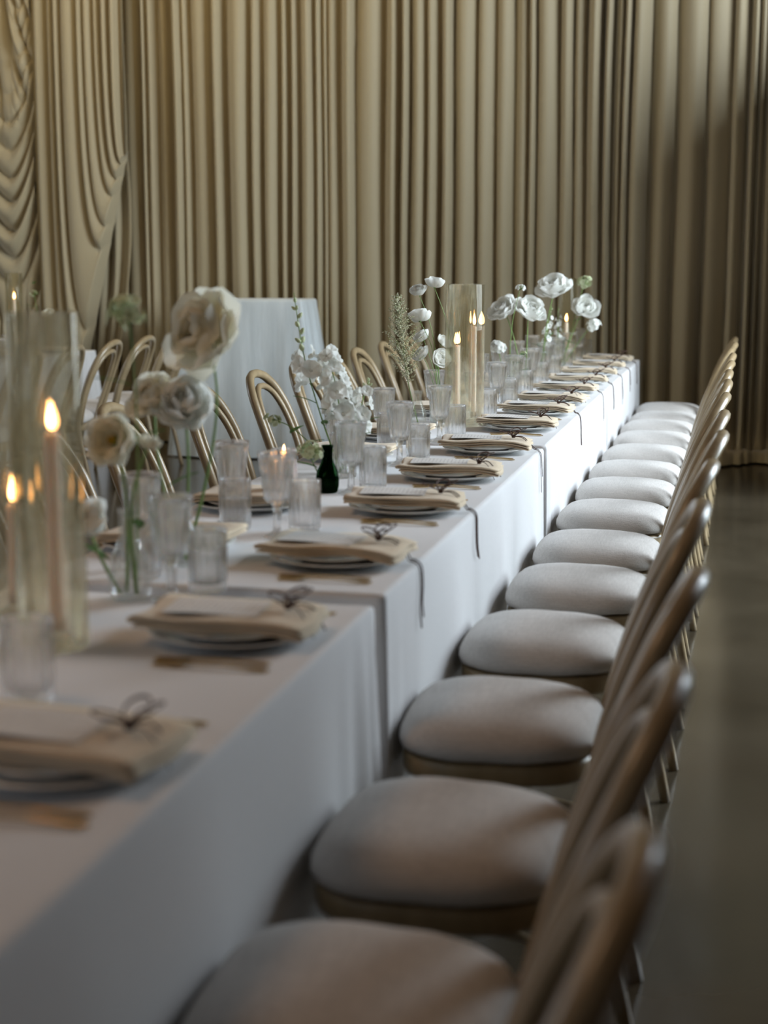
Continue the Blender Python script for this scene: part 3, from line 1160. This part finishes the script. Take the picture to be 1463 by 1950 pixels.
# ------------------------------------------------------------------ flowers
def petal_mesh(name, w, ln, cup, curl, ruffle, mat, seed, nu=6, nv=6):
    rr = random.Random(seed)
    p1, p2 = rr.uniform(0, 6), rr.uniform(0, 6)

    def pt(u, v):
        # v along the petal, u across
        s = (u - .5) * 2
        wd = w * (0.25 + 0.75 * math.sin(min(1, v * 1.12) * PI * .62) ** 0.8) * (1 if v < .8 else math.sqrt(max(.05, 1 - ((v - .8) / .26) ** 2)))
        x = s * wd * .5
        z = ln * v * (1 - .10 * s * s * v)
        y = -cup * (1 - s * s) * math.sin(v * PI * .8) + curl * v * v + ruffle * v * math.sin(s * 7 + p1) * .6 + ruffle * v * v * math.sin(s * 13 + p2) * .4
        return (x, y, z)
    return MB().grid(pt, nu, nv).mesh(name, mat)


PET = {}
for m in ('petal', 'petal_cream'):
    PET[m] = [petal_mesh('petal', 1.0, 1.0, .26, .12, .03, m, 5), petal_mesh('petal', 1.15, .95, .30, .20, .045, m, 6),
              petal_mesh('petal', .85, 1.05, .22, .02, .035, m, 7)]
STAM = MB()
_r = random.Random(8)
for k in range(26):
    a, t = _r.uniform(0, 2 * PI), _r.uniform(0, .55)
    d = Vector((math.sin(t) * math.cos(a), math.sin(t) * math.sin(a), math.cos(t)))
    STAM.tube([d * .05, d * .30], .018, 4)
    STAM.lathe([(0, 0), (.03, .02), (.03, .05), (0, .07)], 5, c=d * .30)
STAM = STAM.mesh('stamens', 'stamen')
SEPAL = MB().lathe([(0, -.12), (.06, -.11), (.16, -.03), (.20, .05), (.12, .08), (0, .06)], 10).mesh('calyx', 'stem')


def leaf_mesh(w, ln):
    def pt(u, v):
        s = (u - .5) * 2
        wd = w * math.sin(PI * min(1, v ** .75)) ** .9
        return (s * wd * .5, ln * v, .10 * ln * s * s * w / max(w, .001) * .3 - .18 * ln * v * v)
    return MB().grid(pt, 4, 7).mesh('leaf', 'leaf')


LEAF = leaf_mesh(.022, .075)


def frame_to(d, loc, s=1.0, spin=0.0):
    q = Vector((0, 0, 1)).rotation_difference(Vector(d).normalized())
    return Matrix.Translation(loc) @ q.to_matrix().to_4x4() @ Matrix.Rotation(spin, 4, 'Z') @ Matrix.Scale(s, 4)


def stem_to(t, base, head, bend, r=.0022, name='stem', parent=None):
    """stem mesh in world coordinates turned local to the thing at base"""
    b0 = Vector(base)
    h = Vector(head) - b0
    side = Vector(bend)
    pts = [Vector((0, 0, 0)), h * .35 + side * .8, h * .7 + side, h]
    me = MB().tube(smooth_path(pts, 5), lambda q: r * (1.15 - .35 * q), 6).mesh(name, 'stem')
    ob(name, me, parent or t)
    d = (pts[3] - pts[2]).normalized()
    return h, d


def peony(base, head, face, size, label, bend=(0, 0, 0), mat='petal', full=True, leaves=0, seed=1, group='white peonies', opening=1.0):
    rr = random.Random(seed)
    t = thing('white_peony', label, 'flower', base, 0, group)
    h, d = stem_to(t, base, head, bend, .0036 if base[1] < 3.5 else .0027)
    f = Vector(face).normalized()
    Mh = frame_to(f, h, 1.0, rr.uniform(0, 6))
    layers = [(8, 1.25, .92), (7, .98, .90), (6, .66, .80)] + ([(6, .40, .68), (5, .18, .55)] if full else [])
    for li, (n, op, sc) in enumerate(layers):
        for k in range(n):
            a = 2 * PI * k / n + li * .55 + rr.uniform(-.15, .15)
            o = op * opening + rr.uniform(-.22, .22)
            s = size * sc * rr.uniform(.82, 1.12)
            Mp = Matrix.Rotation(a, 4, 'Z') @ Matrix.Translation((0, -.03 * size, 0)) @ Matrix.Rotation(o, 4, 'X') @ Matrix.Scale(s, 4)
            ob('petal', PET[mat][(k + li) % 3], t, mat4=Mh @ Mp)
    ob('stamens', STAM, t, mat4=Mh @ Matrix.Scale(size * (.9 if not full else .6), 4))
    ob('calyx', SEPAL, t, mat4=Mh @ Matrix.Scale(size * .9, 4))
    for k in range(leaves):
        q = .45 + .2 * k
        ob('leaf', LEAF, t, mat4=Matrix.Translation(h * q) @ Matrix.Rotation(rr.uniform(0, 6.28), 4, 'Z') @ Matrix.Rotation(.6, 4, 'X'))
    return t


# a small ruffled blossom used along stalks
def floret(name, mat, seed, n=5):
    b = MB()
    rr = random.Random(seed)
    for k in range(n):
        a = 2 * PI * k / n + rr.uniform(-.2, .2)
        p1 = rr.uniform(0, 6)

        def pt(u, v):
            s = (u - .5) * 2
            wd = .75 * math.sin(min(1, v * 1.1) * PI * .6)
            r = v * .5 * (1 - .12 * s * s)
            return (s * wd * .5 * .9, -r, .34 * math.sin(v * 1.6) - .10 * v * v + .06 * v * math.sin(s * 5 + p1))
        q = MB().grid(pt, 4, 4)
        b.merge(q, Matrix.Rotation(a, 4, 'Z'))
    b.lathe([(0, -.25), (.10, -.2), (.14, 0), (.08, .12), (0, .16)], 7)
    return b.mesh(name, mat)


FLO = {m: [floret('floret', m, s) for s in (3, 4)] for m in ('petal', 'petal_cream', 'petal_green')}
BUD = MB().lathe([(0, -.2), (.16, -.1), (.24, .15), (.20, .4), (.08, .62), (0, .68)], 9).mesh('bud', 'petal_green')


def spike(base, tip, bend, label, n, size, start, cat='flower', name='snapdragon_stem', group='tall flower spikes', mat='petal', seed=1, leaves=2,
          budfrac=.3):
    """tall stalk with blossoms up its length and green buds at the tip"""
    rr = random.Random(seed)
    t = thing(name, label, cat, base, 0, group)
    b0 = Vector(base)
    h = Vector(tip) - b0
    side = Vector(bend)
    path = smooth_path([Vector((0, 0, 0)), h * .33 + side * .8, h * .68 + side, h], 8)
    ob('stem', MB().tube(path, lambda q: .0028 * (1.1 - .6 * q), 6).mesh('stem', 'stem'), t)
    for k in range(n):
        q = start + (1 - start) * (k + .5) / n
        i = min(int(q * (len(path) - 1)), len(path) - 2)
        p = path[i]
        ax = (path[i + 1] - path[i]).normalized()
        a = k * 2.4 + rr.uniform(-.3, .3)
        o1 = ax.orthogonal().normalized()
        o2 = ax.cross(o1)
        out = o1 * math.cos(a) + o2 * math.sin(a)
        isbud = q > 1 - (1 - start) * budfrac
        s = size * (1.05 - .45 * (q - start) / (1 - start)) * rr.uniform(.85, 1.15)
        d = (out + ax * (.9 if isbud else .35)).normalized()
        if isbud:
            ob('bud', BUD, t, mat4=frame_to(d, p + out * s * .1, s * .55, a))
        else:
            ob('floret', FLO[mat][k % 2], t, mat4=frame_to(d, p + out * s * .42, s, a))
    for k in range(leaves):
        q = .30 + .12 * k
        i = int(q * (len(path) - 1))
        ob('leaf', LEAF, t, mat4=Matrix.Translation(path[i]) @ Matrix.Rotation(rr.uniform(0, 6.28), 4, 'Z') @ Matrix.Rotation(.5, 4, 'X'))
    return t


def umbel(base, head, bend, label, spread, n, size, mat='petal', seed=1, group='small clustered blossoms', leaves=1, name='clustered_blossom'):
    rr = random.Random(seed)
    t = thing(name, label, 'flower', base, 0, group)
    h, d = stem_to(t, base, head, bend, .0018)
    b = MB()
    heads = MB()
    for k in range(n):
        v = Vector((rr.gauss(0, 1), rr.gauss(0, 1), rr.gauss(0.3, .8))).normalized() * spread * rr.uniform(.55, 1)
        v.z *= .75
        b.tube([h - d * spread * .5, h + v * .5, h + v], .0008, 4)
        q = MB()
        for j in range(5):
            a = 2 * PI * j / 5

            def pt(u, w):
                s = (u - .5) * 2
                return (s * .32 * math.sin(w * PI * .75 + .3), -w * .55, .25 * w * (1 - w) + .12 * w)
            q.merge(MB().grid(pt, 2, 3), Matrix.Rotation(a, 4, 'Z'))
        heads.merge(q, frame_to(v + Vector((0, 0, .2)) * spread, h + v, size * rr.uniform(.8, 1.2), rr.uniform(0, 6)))
    ob('stalks', b.mesh('stalks', 'stem'), t)
    ob('blossoms', heads.mesh('blossoms', mat), t)
    for k in range(leaves):
        ob('leaf', LEAF, t, mat4=Matrix.Translation(h * (.55 + .2 * k)) @ Matrix.Rotation(rr.uniform(0, 6.28), 4, 'Z') @ Matrix.Rotation(.4, 4, 'X'))
    return t


def lisianthus(base, head, face, size, label, bend, seed):
    rr = random.Random(seed)
    t = thing('lisianthus', label, 'flower', base, 0, 'white ruffled flowers in the stem bundle')
    h, d = stem_to(t, base, head, bend, .0016)
    Mh = frame_to(Vector(face), h, 1.0, rr.uniform(0, 6))
    for li, (n, op, sc) in enumerate(((5, .95, 1.0), (5, .60, .92), (4, .25, .8))):
        for k in range(n):
            a = 2 * PI * k / n + li * .6 + rr.uniform(-.1, .1)
            Mp = Matrix.Rotation(a, 4, 'Z') @ Matrix.Rotation(op + rr.uniform(-.08, .08), 4, 'X') @ Matrix.Scale(size * sc * 1.35, 4)
            ob('petal', PET['petal'][1 if k % 2 else 0], t, mat4=Mh @ Mp)
    ob('calyx', SEPAL, t, mat4=Mh @ Matrix.Scale(size * .8, 4))
    return t


def vase(x, y, label, kind='bud_vase', water=False, s=1.0):
    nm = {'bud_vase': 'bud_vase', 'ribbed_vase': 'ribbed_vase', 'green_vase': 'green_bud_vase'}[kind]
    t = thing(nm, label, 'vase', (x, y, zt), 0, 'small vases along the table')
    t.scale = (s, s, s)
    ob('glass_body', TW[kind], t)
    if water and kind == 'bud_vase':
        ob('water', TW['bud_vase_water'], t)
    return t


zb = zt + .012

# vase of crossing stems, near left
vx, vy = -1.145, 2.76
vase(vx, vy, 'clear bud vase of crossing green stems in the near left cluster', s=1.25)
umbel((vx + .012, vy, zb), (-1.126, 2.74, 1.300), (.01, 0, 0), 'tallest pale green-white blossom of the near left vase', .042, 16, .026, 'petal_green', 3, leaves=2)
peony((vx - .012, vy + .01, zb), (-1.150, 2.72, 1.062), (-.15, -.85, .35), .066, 'open daisy-like cream flower with yellow centre in the near left vase', (.012, 0, 0),
      'petal_cream', False, 0, 12)
peony((vx + .016, vy - .010, zb), (-1.10, 2.745, 1.045), (.3, .2, .9), .034, 'half-open cream bud beside the daisy-like flower', (-.02, 0, 0), 'petal_cream', True, 1, 13,
      opening=.55)
peony((vx - .018, vy - .008, zb), (-1.205, 2.735, .905), (-.3, -.75, .5), .046, 'low white flower leaning out of the near left vase', (-.02, 0, .01), 'petal', True, 1, 14)

vx, vy = -1.165, 3.10
vase(vx, vy, 'clear bud vase below the big cream peony', s=1.1)
peony((vx + .008, vy, zb), (-1.128, 3.19, 1.245), (-.45, -.75, .25), .112, 'largest cream peony, out of focus at the near left', (.035, 0, 0), 'petal_cream', True, 0, 21,
      opening=1.15)
peony((vx - .010, vy, zb), (-1.245, 3.16, 1.098), (-.35, -.6, .55), .068, 'cream peony lower left of the largest one', (-.01, 0, 0), 'petal_cream', True, 1, 22)
peony((vx + .002, vy + .01, zb), (-1.168, 3.14, 1.088), (.25, -.7, .55), .078, 'white peony directly below the largest one', (.008, 0, 0), 'petal', True, 0, 23, opening=1.1)

# stock and snapdragon, centre left
vx, vy = -1.165, 4.50
vase(vx, vy, 'ribbed vase of white stock and snapdragon', 'ribbed_vase')
spike((vx - .01, vy, zb), (-1.335, 4.55, 1.302), (-.015, 0, -.02), 'tall snapdragon spike with green buds at its tip', 17, .066, .52, seed=4, budfrac=.58)
spike((vx + .005, vy, zb), (-1.232, 4.53, 1.135), (.01, 0, .02), 'dense white stock spike, fullest bloom of the centre left vase', 22, .062, .38, seed=6, budfrac=.0, name='stock_stem')
spike((vx + .012, vy + .005, zb), (-1.105, 4.58, 1.045), (.0, 0, .03), 'shorter white stock leaning right beside the dense one', 13, .052, .42, seed=9, budfrac=.35,
      name='stock_stem')
umbel((vx - .012, vy - .01, zb), (-1.37, 4.44, .925), (-.01, 0, .03), 'green bud cluster low on the left of the stock', .026, 12, .020, 'petal_green', 9, leaves=2)
vx, vy = -1.135, 4.19
vase(vx, vy, 'dark green glass bud vase', 'green_vase', s=.95)
umbel((vx - .005, vy, zb), (-1.178, 4.165, .870), (-.015, 0, .02), 'loose yellow-green blossom in the dark green vase', .040, 30, .018, 'petal_green', 17, leaves=1)

# lisianthus bundle and astilbe
vx, vy = -1.195, 6.20
vase(vx, vy, 'clear vase of the bundled white lisianthus stems', 'bud_vase')
for k, (hd, fc, s, lb, bd) in enumerate((
        ((-1.291, 6.2, 1.262), (-.2, -.3, .9), .036, 'second highest lisianthus of the bundle, left one', (.02, 0, .02)),
        ((-1.227, 6.2, 1.290), (.1, .1, .9), .040, 'highest lisianthus of the bundle, right one', (.045, 0, 0)),
        ((-1.282, 6.18, 1.155), (-.1, .2, .8), .046, 'large lisianthus in the middle of the bundle', (.02, 0, .02)),
        ((-1.275, 6.22, 1.078), (-.4, -.2, .7), .036, 'lisianthus half hidden below the large one', (.01, 0, 0)),
        ((-1.198, 6.20, 1.062), (.6, .1, .6), .034, 'lisianthus facing right, beside the glass cylinder', (-.01, 0, .02)),
        ((-1.205, 6.17, 1.000), (.5, -.5, .3), .040, 'lowest lisianthus of the bundle, facing right', (-.012, 0, .02)),
        ((-1.268, 6.19, 1.008), (-.5, -.3, .6), .038, 'lowest lisianthus of the bundle, facing left', (.0, 0, .02)))):
    lisianthus((vx + .004 * math.cos(k * 2.1), vy + .004 * math.sin(k * 2.1), zb), hd, fc, s, lb, bd, 30 + k)
vx, vy = -1.245, 5.97
vase(vx, vy, 'clear vase of the feathery astilbe plume', 'bud_vase')


def astilbe(base, tip, bend, label, seed):
    rr = random.Random(seed)
    t = thing('astilbe', label, 'flower', base, 0)
    h = Vector(tip) - Vector(base)
    path = smooth_path([Vector((0, 0, 0)), h * .33 + Vector(bend), h * .68 + Vector(bend) * .6, h], 10)
    st = MB().tube(path, lambda q: .0022 * (1.1 - .8 * q), 5)
    b = MB()
    tiny = [(1, 0, 0), (-1, 0, 0), (0, 1, 0), (0, -1, 0), (0, 0, 1), (0, 0, -1)]
    tf = [(0, 2, 4), (2, 1, 4), (1, 3, 4), (3, 0, 4), (2, 0, 5), (1, 2, 5), (3, 1, 5), (0, 3, 5)]
    n = 62
    for k in range(n):
        q = .34 + .66 * k / n
        i = min(int(q * (len(path) - 1)), len(path) - 2)
        p = path[i] + (path[i + 1] - path[i]) * (q * (len(path) - 1) - i)
        a = k * 2.399
        fat = math.sin(min(1, (q - .30) / .25) * PI / 2) * (1 - q) ** .75
        ln = .014 + .165 * fat * rr.uniform(.7, 1.1)
        d = Vector((math.cos(a), math.sin(a), .75)).normalized()
        for j in range(int(5 + ln * 260)):
            s = j / (5 + ln * 260)
            c = p + d * ln * s + Vector((rr.gauss(0, .0035), rr.gauss(0, .0035), rr.gauss(0, .0035) - .05 * ln * s))
            r = rr.uniform(.0024, .0046) * (1.15 - .5 * s)
            b.add([c + Vector(v) * r for v in tiny], tf)
        st.tube([p, p + d * ln], .0006, 4)
    ob('stem', st.mesh('stem', 'stem'), t)
    pl = ob('plume', b.mesh('plume', 'plume'), t)
    pl['kind'] = 'stuff'
    return t


astilbe((vx, vy, zb), (-1.335, 5.98, 1.262), (-.012, 0, 0), 'feathery cream astilbe plume left of the lisianthus bundle', 3)

# far clusters
vx, vy = -1.09, 7.88
vase(vx, vy, 'clear vase of the two side-by-side white peonies', 'ribbed_vase')
peony((vx - .006, vy, zb), (-1.190, 7.86, 1.140), (-.4, -.55, .6), .092, 'left one of two side-by-side white peonies', (.012, 0, 0), 'petal', True, 0, 41)
peony((vx + .006, vy, zb), (-1.072, 7.86, 1.140), (.35, -.5, .65), .094, 'right one of two side-by-side white peonies', (0, 0, 0), 'petal', True, 0, 42)
vx, vy = -1.105, 7.40
vase(vx, vy, 'clear vase of the low white ball of blossom', 'ribbed_vase')
umbel((vx, vy, zb), (-1.150, 7.38, .990), (0, 0, 0), 'low white ball of blossom beside the two-candle cylinder', .036, 46, .026, 'petal', 51, leaves=1)
umbel((vx + .01, vy, zb), (-1.046, 7.38, 1.268), (-.02, 0, 0), 'tiny white blossom cluster on a thin stem', .024, 22, .014, 'petal', 52, leaves=0)
umbel((vx + .006, vy - .004, zb), (-1.03, 7.39, .955), (0, 0, .02), 'small leafy sprig lying low over the tumblers', .02, 9, .014, 'petal_green', 53, leaves=3)
vx, vy = -1.082, 8.47
vase(vx, vy, 'clear vase of the highest far white peony', 'ribbed_vase')
peony((vx, vy, zb), (-1.010, 8.45, 1.238), (-.1, -.55, .8), .112, 'large white peony, highest bloom of the far clusters', (-.012, 0, 0), 'petal', True, 1, 61)
spike((vx - .008, vy + .008, zb), (-1.03, 8.50, 1.150), (.0, 0, 0), 'pale larkspur spike below the highest far peony', 14, .034, .45, seed=62, name='larkspur_stem', budfrac=.2)
vx, vy = -1.06, 9.16
vase(vx, vy, 'clear vase at the far end holding a white dahlia-like bloom', 'ribbed_vase')
peony((vx + .004, vy, zb), (-.925, 9.18, 1.108), (.3, -.6, .6), .100, 'full white bloom near the far end of the table', (0, 0, .03), 'petal', True, 1, 71)
umbel((vx + .008, vy + .006, zb), (-.925, 9.20, 1.275), (0, 0, 0), 'highest small pale blossom at the far end', .045, 24, .030, 'petal_green', 72, leaves=3)
spike((vx - .008, vy, zb), (-1.075, 9.18, 1.125), (0, 0, 0), 'pale larkspur spike at the far end beside the candle', 14, .036, .40, seed=73, name='larkspur_stem', budfrac=.2)
umbel((vx + .012, vy - .004, zb), (-.865, 9.18, 1.025), (0, 0, .02), 'small white blossom leaning right at the far end', .045, 22, .030, 'petal', 74, leaves=1)
# second table: one sprig and one lily-like flower
vx, vy = -4.86, 10.22
vase(vx, vy, 'small vase on the second table at far left', 'bud_vase')
umbel((vx, vy, zb), (-4.92, 10.24, 1.17), (0, 0, .02), 'leafy green sprig on the second table', .03, 8, .02, 'petal_green', 81, leaves=4)
peony((vx + .005, vy, zb), (-4.80, 10.20, 1.02), (.1, -.6, .7), .05, 'small cream flower on the second table', (0, 0, 0), 'petal_cream', False, 0, 82)
